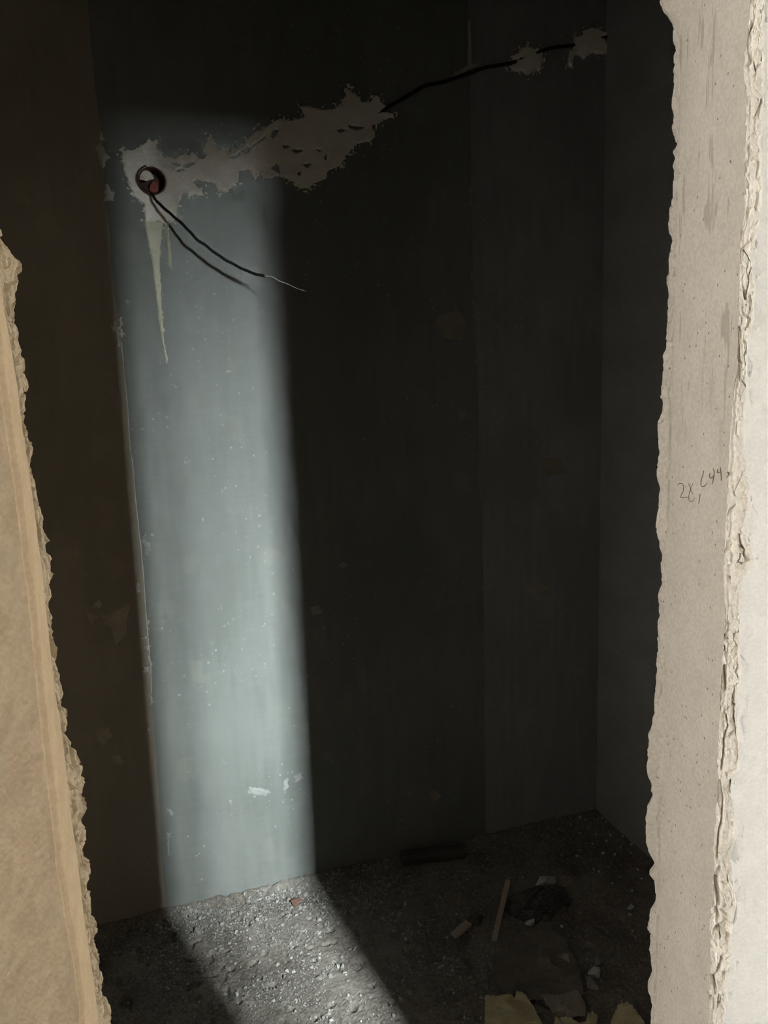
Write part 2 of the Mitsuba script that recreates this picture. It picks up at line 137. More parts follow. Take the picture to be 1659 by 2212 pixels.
def smear(outline, step, height, ragged, holes=(), seed=0, y=YW, groove=None):
    """Trowelled plaster on the back wall: a height field inside a ragged outline, with gouges that reach the wall."""
    g = Polygon(np.array(outline) / 1000).buffer(0)
    x0, z0, x1, z1 = g.bounds
    pad = 0.012
    X, Z = np.meshgrid(np.arange(x0 - pad, x1 + pad, step), np.arange(z0 - pad, z1 + pad, step))
    inside = shapely.contains_xy(g, X.ravel(), Z.ravel())
    edge = g.boundary
    n = int(edge.length / 0.002) + 2
    tree = cKDTree(np.array([edge.interpolate(t, normalized=True).coords[0] for t in np.linspace(0, 1, n)]))
    dist = tree.query(np.c_[X.ravel(), Z.ravel()])[0] * np.where(inside, 1, -1)
    P = np.c_[X.ravel() * 1, Z.ravel() * 1, np.zeros(X.size)]
    jag = meshkit.fbm(P * 90, 4, seed) - 0.5
    d0 = dist
    dist = dist + ragged * 2 * jag + ragged * (meshkit.fbm(P * 320, 2, seed + 1) - 0.5)
    dist = np.maximum(dist, (meshkit.fbm(P * 170, 3, seed + 2) - 0.60) * min(0.02, ragged * 5.5) - np.maximum(-d0, 0) * 0.16 - (d0 < -4 * ragged) * 1.0)
    for h in holes:
        hg = Polygon(np.array(h) / 1000).buffer(0.0008)
        near = np.array(hg.centroid.coords[0])
        r = math.hypot(hg.bounds[2] - hg.bounds[0], hg.bounds[3] - hg.bounds[1])
        sel = np.flatnonzero(np.linalg.norm(P[:, :2] - near, axis=1) < r + 0.02)
        hb = hg.boundary
        ht = cKDTree(np.array([hb.interpolate(t, normalized=True).coords[0] for t in np.linspace(0, 1, 120)]))
        hin = shapely.contains_xy(hg, P[sel, 0], P[sel, 1])
        hd = ht.query(P[sel, :2])[0] * np.where(hin, -1, 1)
        dist[sel] = np.minimum(dist[sel], hd + 0.0045 * jag[sel])
    relief = meshkit.fbm(P * [14, 30, 1], 4, seed + 5)
    h = np.clip(dist / 0.004, 0, 1) ** 0.7 * height * (0.35 + 1.1 * relief) + 0.0012 * (meshkit.fbm(P * 130, 3, seed + 9) - 0.5) * (dist > 0.002)
    keep = (dist > 0).reshape(X.shape)
    h = np.where(dist > 0, np.maximum(h, 0.0004), -0.001)
    V = np.stack([X, np.broadcast_to(y, X.shape) - h.reshape(X.shape), Z], -1)
    v, f = grid_mesh(V)
    k = keep.ravel()
    f = f[k[f].sum(1) >= 2]
    used, inv = np.unique(f, return_inverse=True)
    return v[used], inv.reshape(-1, 3)[:, ::-1]


def worley(s, z, cell_s, cell_z, seed, amp, tilt):
    """Broken faces: each cell of a jittered lattice has a height and a slope of its own. s and z in metres."""
    r = np.random.default_rng(seed)
    s0, s1, z0, z1 = s.min() - cell_s, s.max() + cell_s, z.min() - cell_z, z.max() + cell_z
    n = int((s1 - s0) * (z1 - z0) / (cell_s * cell_z)) + 8
    c = np.c_[r.uniform(s0, s1, n), r.uniform(z0, z1, n)]
    hgt, ts, tz = r.uniform(-1, 1, n), r.normal(0, 1, n), r.normal(0, 1, n)
    sc = np.array([1 / cell_s, 1 / cell_z])
    d, i = cKDTree(c * sc).query(np.c_[s.ravel(), z.ravel()] * sc, k=2)
    rel = (np.c_[s.ravel(), z.ravel()] - c[i[:, 0]]) * sc
    h = amp * hgt[i[:, 0]] + tilt * (ts[i[:, 0]] * rel[:, 0] + tz[i[:, 0]] * rel[:, 1])
    crack = d[:, 1] - d[:, 0]
    return h.reshape(s.shape), crack.reshape(s.shape)


def table(t):
    a = np.array(sorted(t), float)
    _, i = np.unique(a[:, 0], return_index=True)
    a = a[i]
    return lambda z: np.interp(np.asarray(z) * 1000, a[:, 0], a[:, 1] / 1000)


# ---------------------------------------------------------------- materials
def material(key, colour, rough=0.85, bump=None, scale=1.0, eps=1e-3, spec=0.3, **more):
    b = {'type': 'principled', 'base_color': colour, 'roughness': rough, 'specular': spec, **more}
    if bump is not None:
        b = {'type': 'bumpmap', 'bsdf': b, 'arbitrary': mikit.proc(bump, eps), 'scale': scale}
    scene[key] = {'type': 'twosided', 'bsdf': b}


def rgb(*c):
    return {'type': 'rgb', 'value': list(c)}


def paint_colour(a, b, fleck, seed):
    def fn(p, n, uv):
        x, z = p.x + seed, p.z
        cloud = fbm(x * 5, z * 3.2, seed, 3)
        trowel = fbm(x * 26, z * 140, 3 + seed, 3)
        wash = fbm(x * 60, z * 9, 9 + seed, 2)
        c = mix(a, b, smoothstep(0.3, 0.7, 0.65 * cloud + 0.12 * trowel + 0.23 * wash))
        d, d2, r = voronoi(x * 34, z * 34)
        size = 0.03 + 0.12 * dr.square(dr.square(r))
        spot = smoothstep(size, size * 0.6, d + 0.08 * (noise(x * 300, z * 300) - 0.5)) * smoothstep(0.70, 0.82, fbm(x * 7, z * 7, 4 + seed, 2) + 0.25 * r)
        c = mix(c, fleck, 0.75 * spot)
        d, d2, r = voronoi(x * 9 + 3.3, z * 6)
        stain = smoothstep(0.30, 0.12, d + 0.5 * (fbm(x * 40, z * 40, 1, 3) - 0.5)) * smoothstep(0.72, 0.8, r)
        return mix(c, mi.Color3f(c) * mi.Color3f(1.12, 1.09, 1.05), stain)
    return mikit.proc(fn)


def paint_relief(p, n, uv):
    return 0.0016 * fbm(p.x * 9, p.z * 6, 2, 2) + 0.00012 * fbm(p.x * 40, p.z * 160, 1, 3) + 0.00018 * noise(p.x * 420, p.z * 420)


def grain(a, b, k=1.0, stretch=1.0):
    def fn(p, n, uv):
        f = 0.5 * fbm(p.x * 22 * k, p.y * 22 * k, p.z * 22 * k * stretch, 3) + 0.5 * fbm(p.x * 260, p.y * 260, p.z * 260 * stretch, 2)
        return mix(a, b, smoothstep(0.3, 0.7, f))
    return mikit.proc(fn)


def grit_relief(amount, k=1.0):
    def fn(p, n, uv):
        return amount * (0.5 * fbm(p.x * 160 * k, p.y * 160 * k, p.z * 160 * k, 3) + 0.5 * noise(p.x * 700 * k, p.y * 700 * k, p.z * 700 * k))
    return fn


def cement_colour(p, n, uv):
    """Grey-beige cement with vertical trowel strokes and small dark pits."""
    f = 0.4 * fbm(p.x * 9, p.y * 34, p.z * 16, 3) + 0.6 * fbm(p.y * 420, p.z * 300, 5, 3)
    c = mix((0.575, 0.535, 0.475), (0.665, 0.62, 0.555), smoothstep(0.3, 0.7, f))
    d, _, r = voronoi(p.y * 130, p.z * 70)
    pit = smoothstep(0.16, 0.07, d) * smoothstep(0.90, 0.93, r)
    stroke = smoothstep(0.66, 0.74, fbm(p.y * 150, p.z * 14, 2, 3)) * smoothstep(1.45, 1.62, p.z + 0.3 * fbm(p.y * 20, p.z * 5, 0, 2))
    c = mix(c, (0.36, 0.32, 0.27), 0.55 * stroke)
    return mix(c, (0.16, 0.14, 0.12), 0.85 * pit)


def cement_relief(p, n, uv):
    d, _, r = voronoi(p.y * 130, p.z * 70)
    pit = smoothstep(0.18, 0.06, d) * smoothstep(0.90, 0.93, r)
    return 0.0006 * fbm(p.x * 120, p.y * 260, p.z * 90, 3) + 0.00015 * noise(p.x * 900, p.y * 900, p.z * 900) - 0.0008 * pit


def whitewash_colour(p, n, uv):
    f = 0.45 * fbm(p.x * 30, p.y * 30, p.z * 22, 3) + 0.55 * fbm(p.x * 320, p.y * 320, p.z * 320, 2)
    c = mix((0.73, 0.74, 0.73), (0.82, 0.83, 0.825), smoothstep(0.2, 0.8, f))
    return mix(c, (0.62, 0.61, 0.57), 0.25 * smoothstep(0.62, 0.75, fbm(p.x * 60, p.y * 60, p.z * 45, 3)))


def tan_colour(p, n, uv):
    f = 0.5 * fbm(p.x * 110, p.y * 40, p.z * 45, 4) + 0.5 * fbm(p.x * 420, p.y * 300, p.z * 260, 2)
    c = mix((0.385, 0.305, 0.21), (0.465, 0.375, 0.267), smoothstep(0.3, 0.7, f))
    return mix(c, (0.40, 0.345, 0.255), 0.4 * smoothstep(0.5, 0.7, fbm(p.x * 60 + 7, p.y * 26, p.z * 30, 3)))


def grit_colour(p, n, uv):
    d, _, r = voronoi(p.x * 95, p.y * 95)
    c = mix((0.155, 0.148, 0.135), (0.25, 0.24, 0.222), fbm(p.x * 200, p.y * 200, p.z * 200, 2))
    return mix(c, (0.36, 0.35, 0.33), smoothstep(0.66, 0.74, r))


def floor_colour(p, n, uv):
    f = 0.5 * fbm(p.x * 12, p.y * 12, 1, 3) + 0.5 * fbm(p.x * 180, p.y * 180, 2, 3)
    return mix((0.106, 0.092, 0.076), (0.205, 0.184, 0.159), smoothstep(0.28, 0.72, f))


material('paint_grey_green', paint_colour((0.142, 0.151, 0.141), (0.178, 0.187, 0.176), (0.30, 0.31, 0.29), 0.0), 0.55, paint_relief, 1.0, 1.5e-3, 0.35)
material('paint_brown_grey', paint_colour((0.28, 0.248, 0.202), (0.345, 0.307, 0.252), (0.40, 0.355, 0.29), 5.0), 0.6, paint_relief, 1.0, 1.5e-3, 0.3)
material('paint_grey', paint_colour((0.205, 0.207, 0.209), (0.255, 0.257, 0.259), (0.42, 0.41, 0.40), 9.0), 0.55, paint_relief, 1.0, 1.5e-3, 0.35)
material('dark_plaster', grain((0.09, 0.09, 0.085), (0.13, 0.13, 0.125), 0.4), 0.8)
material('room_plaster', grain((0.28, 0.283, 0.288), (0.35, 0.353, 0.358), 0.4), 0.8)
material('filler', grain((0.78, 0.735, 0.665), (0.90, 0.86, 0.79)), 0.9, grit_relief(0.0012), 1.0)
material('filler_drip', grain((0.50, 0.49, 0.38), (0.60, 0.58, 0.46)), 0.7)
material('chip', grain((0.235, 0.24, 0.23), (0.30, 0.305, 0.29)), 0.9)
material('chip_left', grain((0.40, 0.345, 0.28), (0.48, 0.42, 0.34)), 0.9)
material('chip_seam', grain((0.46, 0.45, 0.41), (0.56, 0.55, 0.51)), 0.9)
material('chip_faint', grain((0.215, 0.195, 0.165), (0.275, 0.25, 0.21)), 0.9)
material('chip_dull', grain((0.38, 0.335, 0.28), (0.46, 0.41, 0.345)), 0.9)
material('cement_reveal', mikit.proc(cement_colour), 0.85, cement_relief, 1.0, 4e-4)
material('whitewash', mikit.proc(whitewash_colour), 0.9, grit_relief(0.0011), 1.0, 5e-4)
material('broken_plaster', grain((0.82, 0.80, 0.75), (0.93, 0.915, 0.87)), 0.95, grit_relief(0.0009), 1.0, 5e-4)
material('tan_plaster', mikit.proc(tan_colour), 0.9, grit_relief(0.0008), 1.0, 5e-4)
material('tan_smooth', grain((0.56, 0.44, 0.295), (0.63, 0.505, 0.35), 1.4, 1.0), 0.85, grit_relief(0.0004), 1.0, 5e-4)
material('tan_broken', grain((0.52, 0.44, 0.32), (0.66, 0.57, 0.43)), 0.95, grit_relief(0.0010), 1.0, 5e-4)
material('screed', mikit.proc(floor_colour), 0.75, grit_relief(0.0012, 0.8), 1.0, 5e-4)
material('grit', mikit.proc(grit_colour), 0.9)
material('crumb_pale', grain((0.27, 0.265, 0.25), (0.40, 0.39, 0.37)), 0.9)
material('crumb_grey', grain((0.16, 0.155, 0.142), (0.27, 0.26, 0.242)), 0.9)
material('stone_pale', grain((0.42, 0.41, 0.385), (0.58, 0.57, 0.54)), 0.9)
material('crumb_brown', grain((0.18, 0.145, 0.12), (0.28, 0.225, 0.185)), 0.9)
material('brick', grain((0.10, 0.055, 0.042), (0.155, 0.085, 0.066)), 0.9)
material('wood', grain((0.30, 0.245, 0.195), (0.42, 0.35, 0.28), 1.0, 0.2), 0.8)
material('dark_wood', grain((0.06, 0.056, 0.05), (0.09, 0.083, 0.075), 1.0), 0.8)
material('cardboard', grain((0.42, 0.36, 0.22), (0.52, 0.45, 0.29), 0.5), 0.9)
material('dark_board', grain((0.20, 0.17, 0.14), (0.26, 0.23, 0.19), 0.5), 0.9)
material('sack', grain((0.115, 0.10, 0.085), (0.165, 0.145, 0.125), 0.5), 0.9)
material('black_film', grain((0.035, 0.034, 0.032), (0.10, 0.096, 0.088)), 0.4)
material('box_red', grain((0.20, 0.05, 0.04), (0.30, 0.085, 0.07)), 0.5)
material('box_brown', grain((0.05, 0.022, 0.017), (0.085, 0.04, 0.03)), 0.6)
material('black_pvc', rgb(0.012, 0.012, 0.012), 0.45)
material('grey_wire', rgb(0.42, 0.41, 0.38), 0.45)
material('pencil', rgb(0.13, 0.12, 0.11), 0.7)
material('corridor_plaster', grain((0.62, 0.525, 0.39), (0.72, 0.62, 0.48), 0.3), 0.9)
material('corridor_white', grain((0.72, 0.715, 0.70), (0.80, 0.795, 0.78), 0.3), 0.9)
material('corridor_grey', grain((0.66, 0.66, 0.66), (0.76, 0.76, 0.76), 0.3), 0.9)
material('dark_boards', grain((0.035, 0.03, 0.025), (0.06, 0.05, 0.04), 0.5, 0.1), 0.8)
material('corridor_floor', grain((0.14, 0.12, 0.10), (0.20, 0.17, 0.14), 0.3), 0.9)
material('boards', grain((0.20, 0.15, 0.10), (0.30, 0.23, 0.16), 0.5, 0.1), 0.8)
material('frame_white', rgb(0.7, 0.7, 0.68), 0.5)


# ---------------------------------------------------------------- the dark room
def panel(outline, holes=()):
    m = trimesh.creation.extrude_polygon(Polygon(outline, holes), 0.06, engine='earcut')
    return lambda y: trimesh.Trimesh(np.c_[m.vertices[:, 0], y + 0.06 - m.vertices[:, 2], m.vertices[:, 1]], m.faces[:, ::-1], process=False)


HC = 2.75
sa, sb = np.array(SEAM_A) / 1000, np.array(SEAM_B) / 1000
sa, sb = [np.vstack([[q[0, 0], HC], q[(q[:, 1] < HC) & (q[:, 1] > 0.01)], [q[-1, 0], -0.02]]) for q in (sa, sb)]
bx, bz = BOX[0] / 1000, BOX[1] / 1000
ring = [(bx + 0.0335 * math.cos(a), bz + 0.0335 * math.sin(a)) for a in np.linspace(0, 2 * math.pi, 40, endpoint=False)]
gap = 0.0001
obj('wall_back', box(XL - 0.1, XR + 0.1, YW + 0.062, YW + 0.12, -0.02, HC), 'room_plaster', kind='structure', label='dark painted back wall of the small room behind the doorway')
W = 'wall_back'
obj('panel', panel([(XL, HC), *map(tuple, sa - [gap, 0]), (XL, -0.02)])(YW), 'paint_brown_grey', W, label='brownish grey painted section left of the seam')
obj('panel', panel([*map(tuple, sa[::-1] + [gap, 0]), *map(tuple, sb - [gap, 0])], [ring])(YW), 'paint_grey_green', W, label='grey green painted section crossed by the strip of light')
obj('panel', panel([*map(tuple, sb[::-1] + [gap, 0]), (XR, HC), (XR, -0.02)])(YW), 'paint_grey', W, label='plain grey painted section right of the second seam')
s1 = sa[(sa[:, 1] > 0.55) & (sa[:, 1] < 1.68)]
s1 = np.c_[s1[:, 0] + gap, np.full(len(s1), YW + 0.0006), s1[:, 1]]
obj('seam_ridge', tube(curve(s1, 140) + rng.normal(0, 0.0003, (140, 3)) * [1, 0, 0], 0.0013 + 0.0006 * rng.random(140), 6), 'chip_seam', W, label='thin pale ridge of filler along the left seam')

ring_box = [(BOX[0] + 33.5 * math.cos(a), BOX[1] + 33.5 * math.sin(a)) for a in np.linspace(0, 2 * math.pi, 60, endpoint=False)]
obj('plaster_patch', smear(PATCH, 0.0013, 0.0065, 0.0036, [*GOUGES, ring_box], 3), 'filler', W, smooth=50, label='long ragged patch of bare pale plaster rising to the right of the socket box')
for i, q in enumerate(DRIPS):
    obj('plaster_drip', smear(q, 0.0012, 0.004, 0.0008, (), 20 + i), 'filler_drip', W, smooth=True, label='yellowish drip of dried plaster running down the wall')
for i, q in enumerate(DABS):
    obj('plaster_dab', smear(q, 0.0014, 0.010 if i < 2 else 0.003, 0.0035 if i < 2 else 0.0012, (), 30 + i), 'filler' if i < 2 else 'chip_dull', W, smooth=50,
        label='ragged dab of plaster that holds the wall cable' if i < 2 else 'thin drip of plaster on the upper right seam')
for i, q in enumerate(CHIPS):
    x = np.mean([p[0] for p in q]) / 1000
    kind = 'chip_seam' if -0.01 <= x < 0.034 else 'chip_left' if x < -0.01 else 'chip_faint' if x > 0.6 else 'chip'
    if Polygon(q).area > 60:
        obj('plaster_chip', smear(q, 0.0011, 0.0022, 0.0013, (), 60 + i), kind, W, smooth=50)
    else:
        obj('plaster_chip', on_wall(q, 0.0016 + 0.0012 * rng.random(), tilt=float(rng.uniform(-0.04, 0.04))), kind, W)
for i in range(60):                                      # small flecks of plaster that stick to the lit part of the wall
    c = np.array([rng.uniform(30, 440), rng.uniform(80, 1850)])
    r = rng.uniform(1.2, 4.5) * rng.choice([0.7, 1, 1.3])
    a = np.sort(rng.uniform(0, 2 * np.pi, 6))
    q = c + np.c_[np.cos(a) * rng.uniform(0.5, 1.3), np.sin(a)] * r * rng.uniform(0.6, 1.2, (6, 1))
    if Polygon(q).area > 2 and Polygon(q).is_valid:
        obj('plaster_fleck', on_wall(q, 0.0012), 'chip', W)

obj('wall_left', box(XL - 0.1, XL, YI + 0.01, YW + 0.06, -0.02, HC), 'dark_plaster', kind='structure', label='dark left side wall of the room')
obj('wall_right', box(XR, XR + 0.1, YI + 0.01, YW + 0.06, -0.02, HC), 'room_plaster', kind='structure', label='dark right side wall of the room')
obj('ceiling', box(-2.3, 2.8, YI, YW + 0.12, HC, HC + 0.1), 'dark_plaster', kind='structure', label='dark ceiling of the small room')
obj('ceiling_corridor', box(-2.3, 2.8, -0.36, YI, HC, HC + 0.1), 'corridor_white', kind='structure', label='white ceiling of the corridor')

# floor: a slab, and the rough screed of the room as a displaced sheet on it
obj('floor', box(-2.4, 2.9, -2.6, YW + 0.12, -0.14, -0.02), 'corridor_floor', kind='structure', label='rough concrete floor strewn with crumbs')
FX, FY = 0.0022, 1.30
X, Y = np.meshgrid(np.arange(XL, XR + 0.002, FX), np.arange(FY, YW + 0.003, FX))
P = np.stack([X, Y, X * 0], -1)
lump = meshkit.fbm(P * 28, 4, 2) - 0.5
fine = meshkit.fbm(P * 110, 3, 4) - 0.5
r1 = meshkit.noise(P * 75, 8)
grit = np.clip(r1 - 0.66, 0, 1) * 0.008
pits = np.clip(meshkit.noise(P * 42, 11) - 0.74, 0, 1) * 0.05
foot = np.exp(-((YW - Y) / 0.03) ** 2) * (0.006 + 0.012 * meshkit.fbm(P * 17, 3, 6))
Zf = 0.0025 * lump + 0.0020 * fine + 0.0022 * (meshkit.noise(P * 260, 13) - 0.5) + grit * (0.35 + meshkit.fbm(P * 6, 2, 3)) - pits + foot
HF = lambda x, y: float(Zf[min(max(int(round((y - FY) / FX)), 0), Zf.shape[0] - 1), min(max(int(round((x - XL) / FX)), 0), Zf.shape[1] - 1)])
obj('screed', grid_mesh(np.stack([X, Y, Zf], -1)), 'screed', 'floor', smooth=40, label='rough grey screed littered with grit')
obj('screed', box(-2.3, 2.8, -0.36, FY, -0.02, 0.0), 'corridor_floor', 'floor', label='plain floor from the corridor to the threshold')

# ---------------------------------------------------------------- the doorway wall, with its two broken edges
F = 'wall_front'
tag(F, 'rough masonry wall with the doorless opening to the dark room', kind='structure')
zr = np.r_[0, 0.2, np.arange(0.36, ZL, 0.0015), ZL]
n = len(zr)
ri, rv, rf = table(R_INNER), table(R_REVEAL), table(R_FRONT)
jit = lambda k, a, s: a * (meshkit.fbm(np.c_[zr * k, zr * 0, zr * 0 + s], 4, s) - 0.5)
xi = ri(zr) + jit(120, 0.004, 1)
yb = rv(zr) + jit(140, 0.0035, 2)
xf = np.maximum(rf(zr) + jit(100, 0.005, 3), 0.730)
XJ = 0.7216


def cols(pts, counts):
    """Rows of a profile: between successive points (x, y arrays over z) a number of columns; returns (n, m, 3)."""
    out = []
    for (a, b), c, last in zip(zip(pts[:-1], pts[1:]), counts, [False] * (len(counts) - 1) + [True]):
        t = np.linspace(0, 1, c + 1)[: c + 1 if last else c]
        for u in t:
            out.append(np.stack([a[0] * (1 - u) + b[0] * u, a[1] * (1 - u) + b[1] * u, zr], -1))
    return np.stack(out, 1)


one = np.ones(n)
# right: front face, broken outer edge, reveal, broken inner lip, inner face
front = cols([(2.7 * one, YO * one), (0.90 * one, YO * one), (0.80 * one, YO * one), (xf, YO * one)], [2, 4, 50])
wobble = 0.0012 * (meshkit.fbm(front * 22, 3, 5) - 0.5) + 0.0010 * (meshkit.fbm(front * 110, 3, 6) - 0.5)
wobble *= np.clip((front[..., 0] - xf[:, None]) / 0.004, 0, 1)
front[..., 1] += wobble
near = np.clip(1 - (front[..., 0] - xf[:, None]) / 0.022, 0, 1)
wh, wc = worley(front[..., 0], front[..., 2], 0.012, 0.022, 15, 0.0022, 0.0012)
front[..., 1] += np.maximum(wh, 0) * near * np.clip((front[..., 0] - xf[:, None]) / 0.002, 0, 1)

S = 44
edge = cols([(xf, YO * one), (XJ * one, yb)], [S])
s = np.linspace(0, 1, S + 1)[None, :] * one[:, None]            # 0 at the front face, 1 at the reveal
arc = s * 0.019
wh, wc = worley(arc, edge[..., 2], 0.0085, 0.015, 21, 0.0042, 0.0026)
w2, _ = worley(arc, edge[..., 2], 0.0032, 0.0055, 22, 0.0015, 0.0012)
taper = np.clip(s / 0.10, 0, 1) * np.clip((1 - s) / 0.05, 0, 1)
calm = np.clip((meshkit.fbm(np.c_[zr * 9, zr * 0, zr * 0], 2, 40) - 0.35) * 5, 0.5, 1)[:, None]
dent = (wh + w2 - 0.0012 * np.exp(-(wc / 0.12) ** 2)) * calm - 0.0016 + 0.0010 * (meshkit.fbm(np.stack([arc, edge[..., 2], arc * 0], -1) * 300, 3, 23) - 0.5)
lip = np.exp(-((1 - s - 0.12) / 0.07) ** 2)
dent += 0.0016 * lip * np.clip((meshkit.fbm(np.c_[zr * 22, zr * 0, zr * 0 + 3], 3, 44)[:, None] - 0.42) * 6, 0, 1)
dent += -0.0026 * np.exp(-((1 - s - 0.30) / 0.09) ** 2) * calm
for pts, w in R_GROOVES:
    L = LineString([((1 - a) * 0.019, b / 1000) for a, b in pts]) if len(pts) > 1 else None
    q = np.array([L.interpolate(t, normalized=True).coords[0] for t in np.linspace(0, 1, 60)])
    zlo, zhi = q[:, 1].min() - 0.02, q[:, 1].max() + 0.02
    rows = np.flatnonzero((zr > zlo) & (zr < zhi))
    d = cKDTree(q).query(np.c_[arc[rows].ravel(), edge[rows][..., 2].ravel()])[0].reshape(len(rows), -1)
    d = d + 0.0006 * (meshkit.fbm(np.stack([arc[rows], edge[rows][..., 2], arc[rows] * 0], -1) * 400, 2, 9) - 0.5)
    dent[rows] -= 0.011 * np.exp(-(d / (w * 0.00062)) ** 2)
nrm = np.stack([-(yb - YO), -(xf - XJ)], -1)
nrm /= np.linalg.norm(nrm, axis=1, keepdims=True)
edge[..., 0] += nrm[:, :1] * dent * taper
edge[..., 1] += nrm[:, 1:] * dent * taper

reveal = cols([(XJ * one, yb), (XJ * one, 0.884 * one)], [60])
u = np.clip((reveal[..., 1] - yb[:, None]) / 0.004, 0, 1)
reveal[..., 0] += (0.0016 * (meshkit.fbm(reveal * [1, 14, 9], 3, 7) - 0.5) + 0.0005 * (meshkit.fbm(reveal * 160, 2, 8) - 0.5)) * u * np.clip((0.884 - reveal[..., 1]) / 0.004, 0, 1)
inner = cols([(XJ * one, 0.884 * one), (XJ + 0.25 * (xi - XJ), 0.891 * one), (xi, 0.900 * one), (xi + 0.004, 0.906 * one), (xi + 0.05, 0.908 * one), (2.7 * one, 0.91 * one)], [10, 12, 6, 6, 1])
arc2 = np.cumsum(np.r_[0, np.full(inner.shape[1] - 1, 0.0008)])[None, :] * one[:, None]
wh, wc = worley(arc2, inner[..., 2], 0.007, 0.014, 31, 0.0016, 0.0010)
lipmask = np.clip((inner[..., 1] - 0.8845) / 0.004, 0, 1) * np.clip((0.907 - inner[..., 1]) / 0.002, 0, 1)
crk = np.exp(-((inner[..., 1] - 0.8865) / 0.0009) ** 2) * np.clip((meshkit.fbm(np.c_[zr * 6, zr * 0, zr * 0], 3, 55) - 0.42) * 8, 0, 1)[:, None]
inner[..., 0] -= (wh - 0.0007 * np.exp(-(wc / 0.15) ** 2)) * lipmask - 0.003 * crk
obj('face', grid_mesh(front), 'whitewash', F, smooth=35, label='whitish plaster face right of the doorway')
obj('broken_edge', grid_mesh(edge), 'broken_plaster', F, smooth=28, label='crumbled white plaster edge of the right jamb')
obj('reveal', grid_mesh(reveal), 'cement_reveal', F, smooth=35, label='smooth grey beige cement reveal of the right jamb with pencilled figures')
obj('inner_edge', grid_mesh(inner), 'cement_reveal', F, smooth=28, label='ragged inner edge of the right jamb')

# pencilled figures 28, 644 on the reveal
marks = []
for st in PENCIL:
    q = curve(np.array(st) / 10000, 24)
    q = np.c_[np.full(24, XJ - 0.0003), q]
    q += np.c_[np.zeros(24), rng.normal(0, 0.00012, (24, 2))]
    marks.append(tube(q, 0.00042 * (0.6 + 0.7 * np.abs(np.sin(np.linspace(0.5, 2.8, 24)))), 6))
obj('pencil_writing', trimesh.util.concatenate(marks), 'pencil', F, label='figures 28, 644 written in pencil on the reveal')

# left: front face, rounded corner and smooth band, broken edge, inner face
lt, ls, lc = table(L_TIP), table(L_SMOOTH), table(L_CORNER)
smooth1 = lambda a, w: np.convolve(np.pad(a, w, 'edge'), np.ones(2 * w + 1) / (2 * w + 1), 'valid')
xt = lt(zr) + jit(150, 0.003, 11)
xs = smooth1(ls(zr), 12)
xc = smooth1(lc(zr), 30) + jit(60, 0.002, 12) + jit(300, 0.0008, 17)
xt = np.maximum(xt, xs - 0.002)
face = cols([(-2.3 * one, YO * one), (-0.30 * one, YO * one), (-0.17 * one, YO * one), (xc - 0.006, YO * one)], [2, 4, 60])
m = np.clip((xc[:, None] - 0.006 - face[..., 0]) / 0.005, 0, 1)
face[..., 1] += (0.0030 * (meshkit.fbm(face * [30, 1, 12], 3, 13) - 0.5) + 0.0012 * (meshkit.fbm(face * 120, 3, 14) - 0.5)) * m
ang = np.linspace(0, np.pi / 2, 9)
band = [(xc - 0.006 + 0.006 * np.sin(a), YO + 0.006 * (1 - np.cos(a)) * one) for a in ang] + [(xs, 0.872 * one)]
band = cols(band, [2] * 8 + [40])
bm = np.clip((band[..., 1] - YO) / 0.003, 0, 1) * np.clip((0.872 - band[..., 1]) / 0.004, 0, 1)
band[..., 0] += (0.0022 * (meshkit.fbm(band * [1, 40, 14], 3, 15) - 0.5)) * bm
band[..., 1] += 0.0012 * (meshkit.fbm(band * 70, 3, 16) - 0.5) * bm
B = 46
rough = cols([(xs, 0.872 * one), (xs + 0.25 * (xt - xs), 0.878 * one), (xt, 0.900 * one), (xt - 0.006, 0.908 * one), (xt - 0.05, 0.91 * one), (-2.3 * one, 0.912 * one)], [8, 30, 8, 6, 1])
arc3 = np.cumsum(np.r_[0, np.full(rough.shape[1] - 1, 0.0009)])[None, :] * one[:, None]
wh, wc = worley(arc3, rough[..., 2], 0.010, 0.017, 41, 0.0028, 0.0022)
w2, _ = worley(arc3, rough[..., 2], 0.004, 0.007, 42, 0.0010, 0.0008)
m = np.clip((rough[..., 1] - 0.8722) / 0.0015, 0, 1) * np.clip((0.909 - rough[..., 1]) / 0.002, 0, 1)
crk = np.exp(-((rough[..., 1] - 0.8755) / 0.0016) ** 2) * np.clip((meshkit.fbm(np.c_[zr * 14, zr * 0, zr * 0], 3, 56) - 0.40) * 7, 0, 1)[:, None]
dent = (wh + w2 - 0.0012 * np.exp(-(wc / 0.13) ** 2)) * m - 0.006 * crk
rough[..., 0] += dent
rough[..., 1] -= 0.4 * dent
obj('face', grid_mesh(face), 'tan_plaster', F, smooth=35, label='tan plaster face left of the doorway')
obj('reveal', grid_mesh(band), 'tan_smooth', F, smooth=True, label='smooth rounded tan edge of the left jamb')
obj('broken_edge', grid_mesh(rough), 'tan_broken', F, smooth=28, label='crumbled inner edge of the left jamb')
obj('plaster_chip', trimesh.creation.icosphere(1, 0.0016).apply_translation([-0.1135, YO - 0.0006, 1.478]), 'broken_plaster', F, label='bright white speck on the tan plaster')
obj('lintel', box(-2.3, 2.7, YO, YI + 0.01, ZL, HC), 'whitewash', F, label='lintel above the opening')

